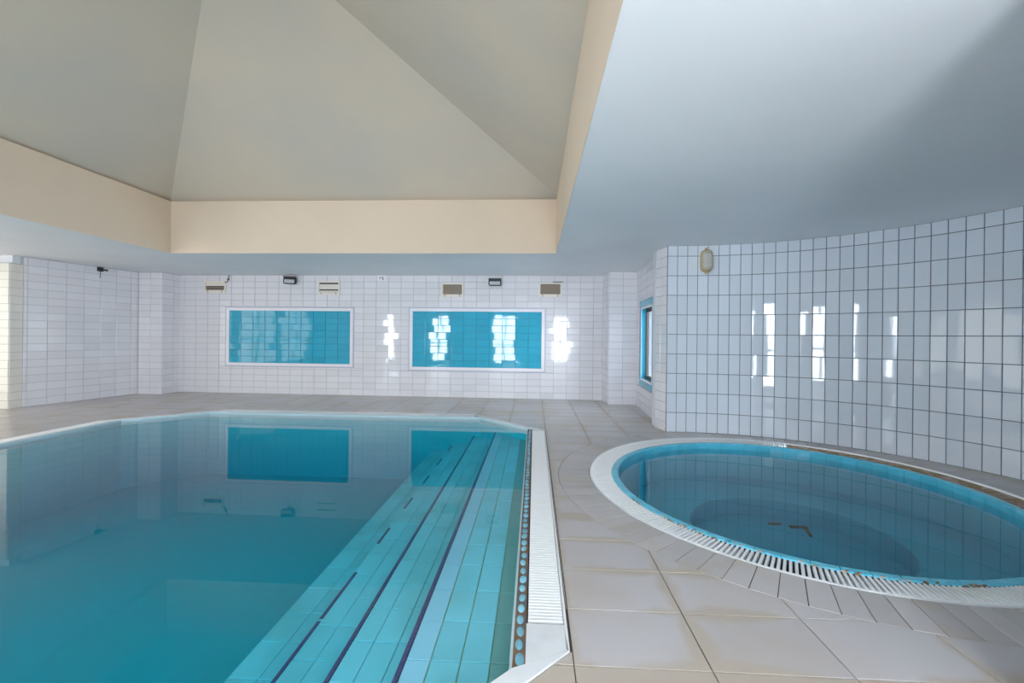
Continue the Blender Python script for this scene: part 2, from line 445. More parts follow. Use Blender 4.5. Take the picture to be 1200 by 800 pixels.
fr = MB(); fy0, fy1, fw_ = 0.065, 0.105, 0.06
for q in cut_rects((ha + t_, hb - t_, hc_ + t_, hd - t_), [(ha + fw_, hb - fw_, hc_ + fw_, hd - fw_)]): fr.box(q[0], q[1], fy0, fy1, q[2], q[3])
fro = fr.build('window_frame', M['cable'], win)
MB().box(ha + fw_, hb - fw_, 0.083, 0.087, hc_ + fw_, hd - fw_).build('pane', M['glass'], win)

# curved alcove wall --------------------------------------------------------
CC, CR = (1.917, 3.251), 2.648
a_start = math.atan2(5.895 - CC[1], 1.768 - CC[0])
a_end = math.atan2(1.45 - CC[1], 3.86 - CC[0])
cp = lambda a, r=CR: (CC[0] + r * math.cos(a), CC[1] + r * math.sin(a))
segs = 120
cv = MB()
ri, ro = CR + 0.004, CR + 0.18
for i in range(segs):
    a, b = a_start + (a_end - a_start) * i / segs, a_start + (a_end - a_start) * (i + 1) / segs
    p = [cp(a, ri), cp(b, ri), cp(b, ro), cp(a, ro)]
    cv.add([(q[0], q[1], -0.02) for q in p] + [(q[0], q[1], H + 0.02) for q in p], [(0, 1, 5, 4), (2, 3, 7, 6), (4, 5, 6, 7)] + ([(3, 0, 4, 7)] if i == 0 else []) + ([(1, 2, 6, 5)] if i == segs - 1 else []))
wall_c = cv.build('wall_curved', M['grout'], None)
tag(wall_c, 'curved wall of upright white tiles behind the round tub', 'wall', kind='structure')
CT = 0.13
ncol = int((a_start - a_end) * CR / CT)
hidden = MB()
for i in range(ncol):
    am = a_start - (i + 0.5) * CT / CR
    c0 = cp(am, CR + 0.006)
    # local X runs left to right for someone inside, face to -Y (towards the centre)
    rz = am - math.pi / 2
    for k in range(10):
        z0, z1 = k * 0.26, min(H, (k + 1) * 0.26)
        me = tile_mesh(CT, z1 - z0, M['tile_blue'], 0.007)
        dx = Vector((math.cos(rz), math.sin(rz))) * (-CT / 2)
        loc = (c0[0] + dx.x, c0[1] + dx.y, z0); rot = (random.gauss(0, 0.006), 0, rz + random.gauss(0, 0.006))
        if i < 29:
            mesh_obj('tile', me, wall_c, loc, rot)
        else:
            mt = Matrix.Translation(loc) @ Matrix.Rotation(rot[2], 4, 'Z') @ Matrix.Rotation(rot[0], 4, 'X')
            hidden.add([mt @ v.co for v in me.vertices], [tuple(p.vertices) for p in me.polygons])
tag(hidden.build('tile_field', M['tile_blue'], wall_c), kind='stuff')
# narrow pier between window wall and curved wall
P0, P1 = (1.70, 6.20), (1.766, 5.915)
wall_p, LPp = wall_obj('wall_right_pier', P0, P1, thick=0.12, label='narrow white tiled pier where the curved wall begins')
lay_tiles(wall_p, LPp, H, LPp / 2, TH, M['tile'])
tag(MB().box(1.72, 2.10, 6.16, 6.42, -0.02, H + 0.02).build('wall_right_return', M['plain']), 'white masonry behind the narrow tiled pier', 'wall', kind='structure')

# walls out of the picture ----------------------------------------------------
def plain_wall(name, p0, p1, holes, lab, thick=0.2):
    o, L = wall_obj(name, p0, p1, thick=thick, holes=holes, mat=M['plain'], label=lab)
    return o
def glazed(n, glass, p0, p1, rects, lab):
    for (a, b, c, d) in rects:
        n[0] += 1
        e = empty('window_%d' % n[0], (p0[0], p0[1], 0), math.atan2(p1[1] - p0[1], p1[0] - p0[0]))
        tag(e, lab, 'window', 'tall windows of the hall', 'structure')
        f = MB(); wdt = 0.05
        for q in cut_rects((a, b, c, d), [(a + wdt, b - wdt, c + wdt, d - wdt)]): f.box(q[0], q[1], 0.06, 0.12, q[2], q[3])
        m = (c + d) / 2 - 0.2
        f.box(a + wdt, b - wdt, 0.065, 0.115, m, m + 0.05)
        if b - a > 0.75: f.box((a + b) / 2 - 0.025, (a + b) / 2 + 0.025, 0.065, 0.115, c + wdt, d - wdt)
        f.build('window_frame', M['alum'], e)
        MB().box(a + wdt, b - wdt, 0.088, 0.092, c + wdt, d - wdt).build('pane', glass, e)
nwin = [1]
R0, R1 = (2.10, YR), (XL - 0.2, YR)
rr = [(R0[0] - (x + ww / 2), R0[0] - (x - ww / 2), 0.09, 2.13) for x, ww in REAR_WIN]
plain_wall('wall_rear', R0, R1, rr, 'white rear wall with tall glazed openings')
glazed(nwin, M['glass'], R0, R1, rr, 'tall white framed window in the rear wall')
S0, S1 = (XL, YR - 0.2), (XL, 6.60)
lr = [(y - ww / 2 - S0[1], y + ww / 2 - S0[1], 0.09, 2.29) for y, ww in LEFT_ADDED_WIN]
plain_wall('wall_far_left', S0, S1, lr, 'white far left wall with three windows added for light')
glazed(nwin, M['glass_warm'], S0, S1, lr, 'unseen window added in the far left wall for light')
plain_wall('wall_alcove_front', (4.2, 1.45), (1.66, 1.45), [], 'white wall closing the tub alcove towards the rear', thick=0.22)
plain_wall('wall_rear_right', (1.97, 1.25), (1.97, YR), [], 'white wall right of the rear walkway')

# ------------------------------------------------------------ ceiling with its square raised vault
RX0, RX1, RY0, RY1 = -5.63, 0.312, 0.51, 6.45
RZ = 3.28
APX = ((RX0 + RX1) / 2, (RY0 + RY1) / 2, 4.87)
CX0, CX1, CY0, CY1 = XL - 0.3, 5.0, YR - 0.3, 9.2
cm = MB()
for q in cut_rects((CX0, CX1, CY0, CY1), [(RX0, RX1, RY0, RY1)]): cm.box(q[0], q[1], q[2], q[3], H, H + 0.12)
ceil = cm.build('ceiling', M['paint'])
tag(ceil, 'flat white plaster ceiling around the raised cream vault', 'ceiling', kind='structure')
e_ = 0.004
corn = [(RX0 + e_, RY0 + e_), (RX1 - e_, RY0 + e_), (RX1 - e_, RY1 - e_), (RX0 + e_, RY1 - e_)]
ctr = Vector((APX[0], APX[1]))
for i in range(4):
    p, q = corn[i], corn[(i + 1) % 4]
    out = lambda a, k=0.1: (a[0] + math.copysign(k, a[0] - ctr.x), a[1] + math.copysign(k, a[1] - ctr.y))
    po, qo = out(p), out(q)
    MB().add([(p[0], p[1], H - 0.001), (q[0], q[1], H - 0.001), (q[0], q[1], RZ), (p[0], p[1], RZ), (po[0], po[1], H + 0.08), (qo[0], qo[1], H + 0.08), (qo[0], qo[1], RZ), (po[0], po[1], RZ)],
             [(0, 1, 2, 3), (4, 7, 6, 5), (0, 4, 5, 1), (3, 2, 6, 7)]).build('recess_side', M['cream'], ceil)
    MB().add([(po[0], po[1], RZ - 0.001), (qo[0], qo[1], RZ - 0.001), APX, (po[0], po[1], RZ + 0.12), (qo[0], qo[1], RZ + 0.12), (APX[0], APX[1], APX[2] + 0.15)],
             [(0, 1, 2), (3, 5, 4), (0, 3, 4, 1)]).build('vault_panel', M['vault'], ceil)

# ------------------------------------------------------------ pool outline
OX0, OX1, OY0, OY1, CH = -6.12, 0.155, 0.66, 6.90, 1.08
def octa(ins):
    x0, x1, y0, y1 = OX0 + ins, OX1 - ins, OY0 + ins, OY1 - ins
    c = CH - ins * 1.4485                 # the cut corners have a narrower border
    return [(x0 + c, y0), (x1 - c, y0), (x1, y0 + c), (x1, y1 - c), (x1 - c, y1), (x0 + c, y1), (x0, y1 - c), (x0, y0 + c)]
def octa_planes(ins):
    P = octa(ins); out = []
    for i in range(8):
        p, q = Vector(P[i]), Vector(P[(i + 1) % 8]); d = (q - p).normalized(); n = Vector((-d.y, d.x))
        out.append((n, n.dot(p)))
    return out                              # inside where n.p >= d
TL, TLR = (2.207, 3.83), 1.497              # tub rim circle
TO, TOR = (2.230, 3.88), 1.715              # outer edge of its drain ring
RINGR = 2.0

# floor ---------------------------------------------------------------------
bm = bmesh.new()
def loop(pts, z):
    vs = [bm.verts.new((p[0], p[1], z)) for p in pts]
    return [bm.edges.new((vs[i], vs[(i + 1) % len(vs)])) for i in range(len(vs))]
edges = loop([(CX0, CY0), (CX1, CY0), (CX1, CY1), (CX0, CY1)], -0.006)
edges += loop(octa(0.0), -0.006)
edges += loop([(TO[0] + TOR * math.cos(2 * math.pi * i / 128), TO[1] + TOR * math.sin(2 * math.pi * i / 128)) for i in range(128)], -0.006)
bmesh.ops.triangle_fill(bm, use_beauty=True, use_dissolve=False, edges=edges)
bmesh.ops.recalc_face_normals(bm, faces=bm.faces)
inpool = octa_planes(0.0)
kill = []
for f in bm.faces:
    c = f.calc_center_median()
    if all(n.dot(c.xy) > d for n, d in inpool) or math.hypot(c.x - TO[0], c.y - TO[1]) < TOR * 0.98: kill.append(f)
bmesh.ops.delete(bm, geom=kill, context='FACES')
me = bpy.data.meshes.new('floor'); bm.to_mesh(me); bm.free(); me.materials.append(M['joint'])
floor = mesh_obj('floor', me)
tag(floor, 'beige stone tiled deck around the pools', 'floor', kind='structure')
FX, FY, FW, FD, FG = 0.165, 1.669, 0.519, 0.347, 0.0045
def in_view(x, y):
    c, s = math.cos(PSI), math.sin(PSI)
    X, Z = x * c + y * s, -x * s + y * c
    return Z > 1.0 and abs(X / Z * F) < 640 and HC / Z * F < 420
def floor_room(x, y):
    if x < XL - 0.1 or y < YR - 0.1 or y > 8.9: return False
    if x < -8.75 and y > 6.9: return False
    if y > 5.95 and x > 2.0: return False
    if y < 1.3 and x > 2.0: return False
    if math.hypot(x - CC[0], y - CC[1]) > CR + 0.35 and x > 2.0: return False
    return True
rest = MB()
for i in range(-20, 9):
    for k in range(-9, 22):
        x0, y0 = FX + i * FW, FY + k * FD
        poly = [(x0 + FG / 2, y0 + FG / 2), (x0 + FW - FG / 2, y0 + FG / 2), (x0 + FW - FG / 2, y0 + FD - FG / 2), (x0 + FG / 2, y0 + FD - FG / 2)]
        cx, cy = x0 + FW / 2, y0 + FD / 2
        if not floor_room(cx, cy): continue
        ds = [min(n.dot(Vector(p)) - d for p in poly) for n, d in inpool]
        dm = [max(n.dot(Vector(p)) - d for p in poly) for n, d in inpool]
        if all(v > 0 for v in dm):          # touches the pool outline: cut by the nearest edge
            j = min(range(8), key=lambda q: inpool[q][0].dot(Vector((cx, cy))) - inpool[q][1])
            n, d = inpool[j]
            poly = clip_half(poly, (-n.x, -n.y), -d + 0.004)
        if len(poly) < 3: continue
        for poly in outside_circle(poly, TO, RINGR + 0.001):
            if abs(area(poly)) < 0.0008: continue
            if area(poly) < 0: poly = poly[::-1]
            if in_view(cx, cy):
                MB().bprism([(p[0] - cx, p[1] - cy) for p in poly], -0.012, 0.0, 0.0015).build('floor_tile', M['stone'], floor, (cx, cy, random.uniform(-0.0008, 0.0008)))
            else:
                rest.bprism(poly, -0.012, 0.0, 0.0015)
tag(rest.build('floor_tile_field', M['stone'], floor), kind='stuff')
nr = 100
for i in range(nr):
    a, b = 2 * math.pi * (i + 0.30) / nr, 2 * math.pi * (i + 1.30) / nr
    g = 0.002
    def edge_r(t):
        r = RINGR
        while math.hypot(TO[0] + r * math.cos(t) - CC[0], TO[1] + r * math.sin(t) - CC[1]) > CR - 0.002 and r > TOR + 0.03: r -= 0.005
        return r - 0.0005
    r0 = TOR + 0.003
    pts = []
    for t in (a, (a + b) / 2, b):
        pts.append((TO[0] + r0 * math.cos(t), TO[1] + r0 * math.sin(t)))
    for t in (b, (a + b) / 2, a):
        pts.append((TO[0] + edge_r(t) * math.cos(t), TO[1] + edge_r(t) * math.sin(t)))
    if area(pts) < 0: pts = pts[::-1]
    pts = inset_poly(pts, g)
    MB().bprism(pts, -0.012, 0.0, 0.002).build('ring_tile', M['stone_ring'], floor, (0, 0, random.uniform(-0.0008, 0.0008)))

# ------------------------------------------------------------ swimming pool
pool = empty('swimming_pool', (-2.98, 3.78, 0.0))
tag(pool, 'large square pool with cut corners and underwater steps', 'pool')
PO = Vector((-2.98, 3.78, 0))
def pbuild(mb, name, mat, parent=None, smooth=False):
    """part given in room coordinates, parented to the pool"""
    mb.v = [(v[0] - PO.x, v[1] - PO.y, v[2]) for v in mb.v]
    return mb.build(name, mat, parent or pool, smooth=smooth)
def band(ins0, ins1, zt_, zb_, only=range(8)):
    """flat octagonal band, or some of its sides"""
    a, b = octa(ins0), octa(ins1); m = MB()
    m.add([(p[0], p[1], zt_) for p in a] + [(p[0], p[1], zt_) for p in b] + [(p[0], p[1], zb_) for p in a] + [(p[0], p[1], zb_) for p in b],
          [(i, (i + 1) % 8, 8 + (i + 1) % 8, 8 + i) for i in only] + [(8 + i, 8 + (i + 1) % 8, 24 + (i + 1) % 8, 24 + i) for i in only]
          + [((i + 1) % 8, i, 16 + i, 16 + (i + 1) % 8) for i in only])
    used = sorted({i for f in m.f for i in f}); mp = {o: k for k, o in enumerate(used)}
    m.v = [m.v[i] for i in used]; m.f = [tuple(mp[i] for i in f) for f in m.f]
    return m
WZ = -0.037
I_EDGE, I_GR, I_LIP, I_IN = 0.012, 0.172, 0.176, 0.238
DEPTH = -0.98
b_ = octa(I_IN - 0.002)
bw = MB().add([(p[0], p[1], -0.06) for p in b_] + [(p[0], p[1], DEPTH) for p in b_], [(i, (i + 1) % 8, 8 + (i + 1) % 8, 8 + i) for i in range(8)])
pbuild(bw, 'basin_wall', M['basin'])
pbuild(MB().add([(p[0], p[1], DEPTH) for p in b_], [tuple(range(8))]), 'basin_floor', M['basin'])
pbuild(band(0.0, I_EDGE, 0.003, -0.06), 'outer_edging', M['plastic'])
pbuild(band(I_EDGE, I_LIP, -0.035, -0.06), 'gutter', M['gutter'])
lip = pbuild(band(I_LIP, I_IN - 0.012, -0.004, -0.08, [2]), 'pool_lip', M['lip'])
for e in (0, 1, 3, 4, 5, 6, 7): pbuild(band(I_LIP, I_IN - 0.012, -0.004, -0.08, [e]), 'pool_lip', M['lip_blue'])
pbuild(band(I_IN - 0.012, I_IN, -0.010, -0.08), 'lip_edge', M['lip_blue'])
# pebbly mosaic along the lip
def oval(l, wd, h, n=10):
    m = MB(); v = [(0, 0, h)]
    for k, (r, z) in enumerate(((0.62, h * 0.8), (1.0, 0.0))):
        v += [(l / 2 * r * math.cos(2 * math.pi * i / n), wd / 2 * r * math.sin(2 * math.pi * i / n), z) for i in range(n)]
    f = [(0, 1 + i, 1 + (i + 1) % n) for i in range(n)] + [(1 + i, 1 + n + i, 1 + n + (i + 1) % n, 1 + (i + 1) % n) for i in range(n)]
    return m.add(v, f)
ov = [oval(0.080, 0.038, 0.007, 12).mesh('mosaic_stone', M['mosaic'], True), oval(0.070, 0.034, 0.006, 12).mesh('mosaic_stone', M['mosaic'], True)]
mid = octa((I_LIP + I_IN - 0.012) / 2)
for e in (2,):
    p, q = Vector(mid[e]), Vector(mid[e + 1]); n = int((q - p).length / 0.080)
    for i in range(n):
        c = p.lerp(q, (i + 0.5) / n) + Vector((random.uniform(-1, 1), random.uniform(-1, 1))) * 0.003
        mesh_obj('mosaic_stone', random.choice(ov), lip, (c.x - PO.x, c.y - PO.y, -0.005), (0, 0, math.atan2(q.y - p.y, q.x - p.x) + random.gauss(0, 0.08)))
# underwater steps
inn = octa_planes(I_IN)
def clip_pool(poly, e=0.0):
    for n, d in inn:
        poly = clip_half(poly, (n.x, n.y), d + e)
        if len(poly) < 3: return []
    return clean(poly)
XI = OX1 - I_IN
STEPS = [(-0.567, -0.167, [XI, -0.175, -0.305, -0.437, -0.545]), (-0.915, -0.287, [-0.567, -0.66, -0.785, -0.893]),
         (-1.227, -0.397, [-0.915, -0.957, -1.087, -1.227]), (-1.546, -0.507, [-1.227, -1.385, -1.546])]
xr = XI
for si, (xl, z, cols) in enumerate(STEPS):
    blk = clip_pool([(xl, OY0), (XI, OY0), (XI, OY1), (xl, OY1)], 0.001)
    st = pbuild(MB().prism(blk, DEPTH, z - 0.006), 'step', M['step_joint'] if si == 0 else M['step_joint_teal'])
    k = 0
    for ci in range(len(cols) - 1):
        xa, xb = cols[ci + 1], cols[ci]
        off = 0.09 if (ci % 2) else 0.0
        y = 0.55
        while y < OY1:
            g = 0.006 if si == 0 else 0.003
            poly = clip_pool([(xa + g / 2, y + 0.0025), (xb - g / 2, y + 0.0025), (xb - g / 2, y + 0.2635), (xa + g / 2, y + 0.2635)], 0.003)
            y += 0.266
            if len(poly) < 3 or abs(area(poly)) < 0.001: continue
            m_ = M['step_tile_pale'] if (si == 0 and ci == len(cols) - 2) else M['step_tile_lip_shade'] if (si == 0 and ci == 0) else M['step_tile']
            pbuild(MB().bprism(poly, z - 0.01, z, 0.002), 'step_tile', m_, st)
    # dark mosaic nosing strip
    if si < 3:
        wn = 0.022
        if si < 2:
            poly = clip_pool([(xl, OY0), (xl + wn, OY0), (xl + wn, OY1), (xl, OY1)], 0.003)
            pbuild(MB().bprism(poly, z - 0.03, z + 0.003, 0.002), 'nosing', M['nosing'], st)
        else:
            y = 0.9; kk = 0
            while y < 6.2:
                l = 0.5 if y < 2.6 else 0.28
                poly = clip_pool([(xl, y), (xl + wn, y), (xl + wn, y + l), (xl, y + l)], 0.003)
                if len(poly) > 2: pbuild(MB().bprism(poly, z - 0.03, z + 0.003, 0.002), 'nosing', M['nosing'], st)
                y += l + (0.02 if y < 2.2 else 0.42)
# pool water: one closed body that lies on the floor and on every step
wt = octa(I_IN - 0.004)
xs = [OX1] + [st_[0] + 0.004 for st_ in STEPS] + [OX0]
zs = [st_[1] - 0.008 for st_ in STEPS] + [DEPTH - 0.004]
wm = MB()
for k in range(5):
    xa, xb = xs[k + 1], xs[k]                      # strip xa..xb, bottom zs[k]
    poly = clean(clip_half(clip_half(wt, (1, 0), xa), (-1, 0), -xb), 0.0005)
    n = len(poly)
    wm.add([(p[0], p[1], WZ) for p in poly], [tuple(range(n))])
    wm.add([(p[0], p[1], zs[k]) for p in poly], [tuple(range(n))[::-1]])
    for i in range(n):
        p, q = poly[i], poly[(i + 1) % n]
        left = k < 4 and abs(p[0] - xa) < 1e-6 and abs(q[0] - xa) < 1e-6
        right = k > 0 and abs(p[0] - xb) < 1e-6 and abs(q[0] - xb) < 1e-6
        if left: continue
        top = zs[k - 1] if right else WZ           # towards a step: only the riser
        wm.add([(p[0], p[1], zs[k]), (q[0], q[1], zs[k]), (q[0], q[1], top), (p[0], p[1], top)], [(0, 1, 2, 3)])
me = wm.mesh('pool_water', M['water'])
bm = bmesh.new(); bm.from_mesh(me); bmesh.ops.remove_doubles(bm, verts=bm.verts, dist=1e-5); bm.to_mesh(me); bm.free()
wo = mesh_obj('pool_water', me)
tag(wo, 'still clear turquoise water filling the square pool', 'water', kind='stuff')

# drain gratings around the pool
slat = MB().bprism([(-0.077, -0.0080), (0.077, -0.0080), (0.077, 0.0080), (-0.077, 0.0080)], -0.022, 0.0, 0.002).mesh('slat', M['plastic'])
P_SL = 0.0235
def grating(e, t0, t1, lab, parts):
    """grating along octagon edge e, between distances t0 and t1 from its start"""
    mid_ = octa((I_EDGE + I_GR) / 2)
    p, q = Vector(mid_[e]), Vector(mid_[(e + 1) % 8]); d = (q - p).normalized()
    L = (q - p).length; t1 = L + t1 if t1 <= 0 else t1
    g = empty('drain_grating', (p.x + d.x * (t0 + t1) / 2, p.y + d.y * (t0 + t1) / 2, 0.0), math.atan2(d.y, d.x) - math.pi / 2)
    tag(g, lab, 'grating', 'white drain gratings around the pool')
    n = int((t1 - t0) / P_SL); j = MB()
    for i in range(n):
        y = (i - (n - 1) / 2) * P_SL
        if parts: mesh_obj('slat', slat, g, (0, y, 0.001))
        else: j.add([(v.co.x, v.co.y + y, v.co.z + 0.001) for v in slat.vertices], [tuple(f.vertices) for f in slat.polygons])
    if not parts: tag(j.build('slats', M['plastic'], g), kind='stuff')
    MB().box(-0.06, -0.05, -(t1 - t0) / 2, (t1 - t0) / 2, -0.034, -0.02).box(0.05, 0.06, -(t1 - t0) / 2, (t1 - t0) / 2, -0.034, -0.02).build('carrier', M['plastic'], g)
ystart = octa((I_EDGE + I_GR) / 2)[2][1]
grating(2, 1.905 - ystart, -0.06, 'long white slatted drain grating between pool and round tub', True)
grating(4, 0.03, -0.03, 'white slatted drain grating along the back edge of the pool', False)
grating(6, 0.03, -0.03, 'white slatted drain grating along the left edge of the pool', False)
# pale stone slabs where the gratings end and on the cut corners
oo, oi = octa(0.0), octa(I_IN - 0.012)
og_ = octa(I_LIP)
pbuild(MB().bprism([og_[2], (oo[2][0] - 0.004, oo[2][1]), (oo[2][0] - 0.010, 1.898), (og_[2][0], 1.898)], -0.034, 0.003, 0.003), 'coping_stone', M['marble'])
for e, n in ((1, 3), (3, 2), (5, 2), (7, 2)):
    for k in range(n):
        A, Bq = Vector(oi[e]).lerp(Vector(oi[e + 1 if e < 7 else 0]), k / n), Vector(oi[e]).lerp(Vector(oi[e + 1 if e < 7 else 0]), (k + 1) / n)
        D_, C_ = Vector(oo[e]).lerp(Vector(oo[e + 1 if e < 7 else 0]), k / n), Vector(oo[e]).lerp(Vector(oo[e + 1 if e < 7 else 0]), (k + 1) / n)
        poly = [tuple(A), tuple(Bq), tuple(C_), tuple(D_)]
        if area(poly) < 0: poly = poly[::-1]
        pbuild(MB().bprism(inset_poly(poly, 0.0015), -0.034, 0.005, 0.003), 'coping_stone', M['marble'])

# ------------------------------------------------------------ round tub
tub = empty('round_tub', (TL[0], TL[1], 0)); tag(tub, 'round sunken tub with turquoise tiled rim below the curved wall', 'tub')
RI = TLR - 0.062
def lathe(profile, n=96, c=(0, 0)):
    m = MB(); k = len(profile)
    for i in range(n):
        t = 2 * math.pi * i / n
        m.v += [(c[0] + r * math.cos(t), c[1] + r * math.sin(t), z) for r, z in profile]
    for i in range(n):
        for j in range(k - 1):
            a, b = i * k + j, ((i + 1) % n) * k + j
            m.f.append((a, b, b + 1, a + 1))
    return m
TWZ = -0.055
lathe([(TLR - 0.004, -0.05), (TLR - 0.004, -0.006), (RI + 0.006, -0.006), (RI + 0.006, -0.20), (RI + 0.006, -0.38), (0.80, -0.40), (0.80, -0.56), (0.0001, -0.56)]).build('basin', M['tubbasin'], tub)
nl = 68
for i in range(nl):                                  # rim tiles: rounded top and inner face
    a0, a1 = 2 * math.pi * i / nl + 0.0016, 2 * math.pi * (i + 1) / nl - 0.0016
    prof = [(TLR, -0.012), (TLR, 0.004), (TLR - 0.006, 0.008), (RI + 0.014, 0.008), (RI + 0.004, 0.004), (RI, -0.006), (RI, -0.135), (RI + 0.01, -0.135)]
    m = MB(); kk = len(prof)
    for t in (a0, (a0 + a1) / 2, a1): m.v += [(r * math.cos(t), r * math.sin(t), z) for r, z in prof]
    for s_ in range(2):
        for j in range(kk - 1): m.f.append((s_ * kk + j, s_ * kk + j + 1, (s_ + 1) * kk + j + 1, (s_ + 1) * kk + j))
    m.build('rim_tile', M['tub_tile'], tub)
og = (TO[0] - TL[0], TO[1] - TL[1])
# gutter between rim and outer ring
gm = MB(); n = 128
for i in range(n):
    t = 2 * math.pi * i / n
    gm.v += [(TLR * math.cos(t), TLR * math.sin(t), -0.045), (og[0] + (TOR - 0.02) * math.cos(t), og[1] + (TOR - 0.02) * math.sin(t), -0.045)]
for i in range(n): gm.f.append((2 * i, 2 * i + 1, 2 * ((i + 1) % n) + 1, 2 * ((i + 1) % n)))
gm.add(*(lambda L: (L.v, L.f))(lathe([(TLR + 0.003, -0.046), (TLR + 0.003, 0.001), (TLR - 0.002, 0.001)], 128)))
gm.build('gutter', M['gutter'], tub)
A0, A1 = math.radians(-60), math.radians(62)         # sector without slats, silted up
sm_ = MB(); n = 60
for i in range(n + 1):
    t = A0 + (A1 - A0) * i / n
    sm_.v += [((TLR + 0.002) * math.cos(t), (TLR + 0.002) * math.sin(t), -0.014 + random.uniform(-.004, .004)), (og[0] + (TOR - 0.09) * math.cos(t), og[1] + (TOR - 0.09) * math.sin(t), -0.018 + random.uniform(-.006, .006)), (og[0] + (TOR - 0.022) * math.cos(t), og[1] + (TOR - 0.022) * math.sin(t), -0.012)]
for i in range(n):
    for j in range(2): sm_.f.append((3 * i + j, 3 * i + j + 1, 3 * i + j + 4, 3 * i + j + 3))
sm_.build('sediment', M['sediment'], tub)
lathe([(TOR - 0.014, -0.05), (TOR - 0.014, 0.002), (TOR, 0.002), (TOR, -0.02)], 128, og).build('outer_edging', M['plastic'], tub)
ring = empty('ring_grating', (TO[0], TO[1], 0)); tag(ring, 'white radial slatted drain ring around the round tub', 'grating')
dth = 0.0278 / 1.6
t = A1
slm = {}
while t < 2 * math.pi + A0:
    u = Vector((math.cos(t), math.sin(t)))
    # distance from TO to the rim circle along u
    w_ = Vector((TO[0] - TL[0], TO[1] - TL[1])); bq = u.dot(w_); cq = w_.dot(w_) - (TLR + 0.002) ** 2
    r0 = -bq + math.sqrt(bq * bq - cq); r1 = TOR - 0.013
    k = math.ceil((r1 - r0) / 0.004) * 0.004     # presses at most 4 mm into the rim mortar
    if k not in slm: slm[k] = MB().bprism([(-k / 2, -0.0075), (k / 2, -0.0075), (k / 2, 0.0075), (-k / 2, 0.0075)], -0.025, 0.0, 0.002).mesh('slat', M['plastic'])
    mesh_obj('slat', slm[k], ring, (u.x * (r1 - k / 2), u.y * (r1 - k / 2), 0.003), (0, 0, t))
    t += dth
# small broken mosaic bits between the rim and the slats
bits = [oval(0.03, 0.016, 0.006, 6).mesh('mosaic_bit', m_) for m_ in (M['mosaic'], M['rust'], M['tub_tile'], M['sediment'])]
for i in range(90):
    t = math.radians(random.uniform(195, 275)); r = TLR + random.uniform(-0.012, 0.012)
    mesh_obj('mosaic_bit', random.choice(bits), tub, (r * math.cos(t), r * math.sin(t), 0.006), (0, 0, t + random.uniform(0.8, 2.2)))
tw_o = lathe([(0.0001, -0.564), (0.805, -0.564), (0.805, -0.405), (RI + 0.009, -0.385), (RI + 0.009, TWZ), (0.0001, TWZ)], 96).build('tub_water', M['tubwater'], None, (TL[0], TL[1], 0))
tag(tw_o, 'still dark blue water in the round tub', 'water', kind='stuff')

# ------------------------------------------------------------ fittings on the walls
WB_R = math.atan2(B1[1] - B0[1], B1[0] - B0[0])
def wall_pt(s, z, out=0.0):
    d = Vector((math.cos(WB_R), math.sin(WB_R)))
    return (B0[0] + d.x * s + d.y * out, B0[1] + d.y * s - d.x * out, z)
def vent(px0, px1, py0, py1, style, lab):
    ym, xm = (py0 + py1) / 2, (px0 + px1) / 2
    s0, s1 = on_wall(px0, ym, B0, B1)[0], on_wall(px1, ym, B0, B1)[0]
    z0, z1 = on_wall(xm, py1, B0, B1)[1], on_wall(xm, py0, B0, B1)[1]
    W, Hh = s1 - s0, z1 - z0
    v = empty('air_vent', wall_pt((s0 + s1) / 2, z0, 0.007), WB_R); tag(v, lab, 'vent', 'air vents on the back wall')
    f = MB(); t = 0.032
    lo = 0.055
    for q in cut_rects((-W / 2, W / 2, 0, Hh), [(-W / 2 + t, W / 2 - t, lo, Hh - t)]): f.box(q[0], q[1], -0.022, 0.0, q[2], q[3])
    f.build('frame', M['vent_cream'], v)
    MB().box(-W / 2 + t, W / 2 - t, -0.004, 0.0, lo, Hh - t).build('backing', M['dark'] if style != 'open' else M['brown'], v)
    hh = Hh - t - lo; x0, x1 = -W / 2 + t, W / 2 - t
    def blade(za, zb_, tip, mat):
        MB().add([(x0, -0.006, za), (x1, -0.006, za), (x1, -0.022 - tip, zb_), (x0, -0.022 - tip, zb_), (x0, -0.002, za + 0.006), (x1, -0.002, za + 0.006), (x1, -0.018 - tip, zb_ + 0.006), (x0, -0.018 - tip, zb_ + 0.006)],
                 [(0, 1, 2, 3), (7, 6, 5, 4), (3, 2, 6, 7), (0, 4, 5, 1)]).build('louvre', mat, v)
    if style == 'open':
        for k in range(5): blade(lo + hh * (k + 0.75) / 5, lo + hh * (k + 0.1) / 5, 0.0, M['brown'])
    elif style == 'half':
        blade(lo + hh * 0.98, lo + hh * 0.56, -0.012, M['vent_cream'])
        for k in range(2): blade(lo + hh * (k + 0.8) / 4, lo + hh * (k + 0.1) / 4, 0, M['brown'])
    else:
        blade(lo + hh * 0.84, lo + hh * 0.30, -0.012, M['vent_cream'])
        blade(lo + hh * 0.16, lo + hh * 0.02, -0.012, M['vent_cream'])
    for sx in (-0.33, 0.33):
        MB().box(sx * W - 0.008, sx * W + 0.008, -0.026, -0.020, 0.004, 0.05).build('clip', M['brown'], v)
vent(240.5, 265.5, 329.5, 343, 'half', 'cream air vent with half closed flap beside the dangling cable')
vent(373, 399, 329.5, 345.5, 'closed', 'cream air vent with closed blades above the left turquoise panel')
vent(517.5, 543.5, 331.5, 348, 'open', 'cream air vent with brown louvres between patch and floodlight')
vent(631.5, 658.5, 331, 348, 'open', 'cream air vent with brown louvres nearest the corner column by the blue window')
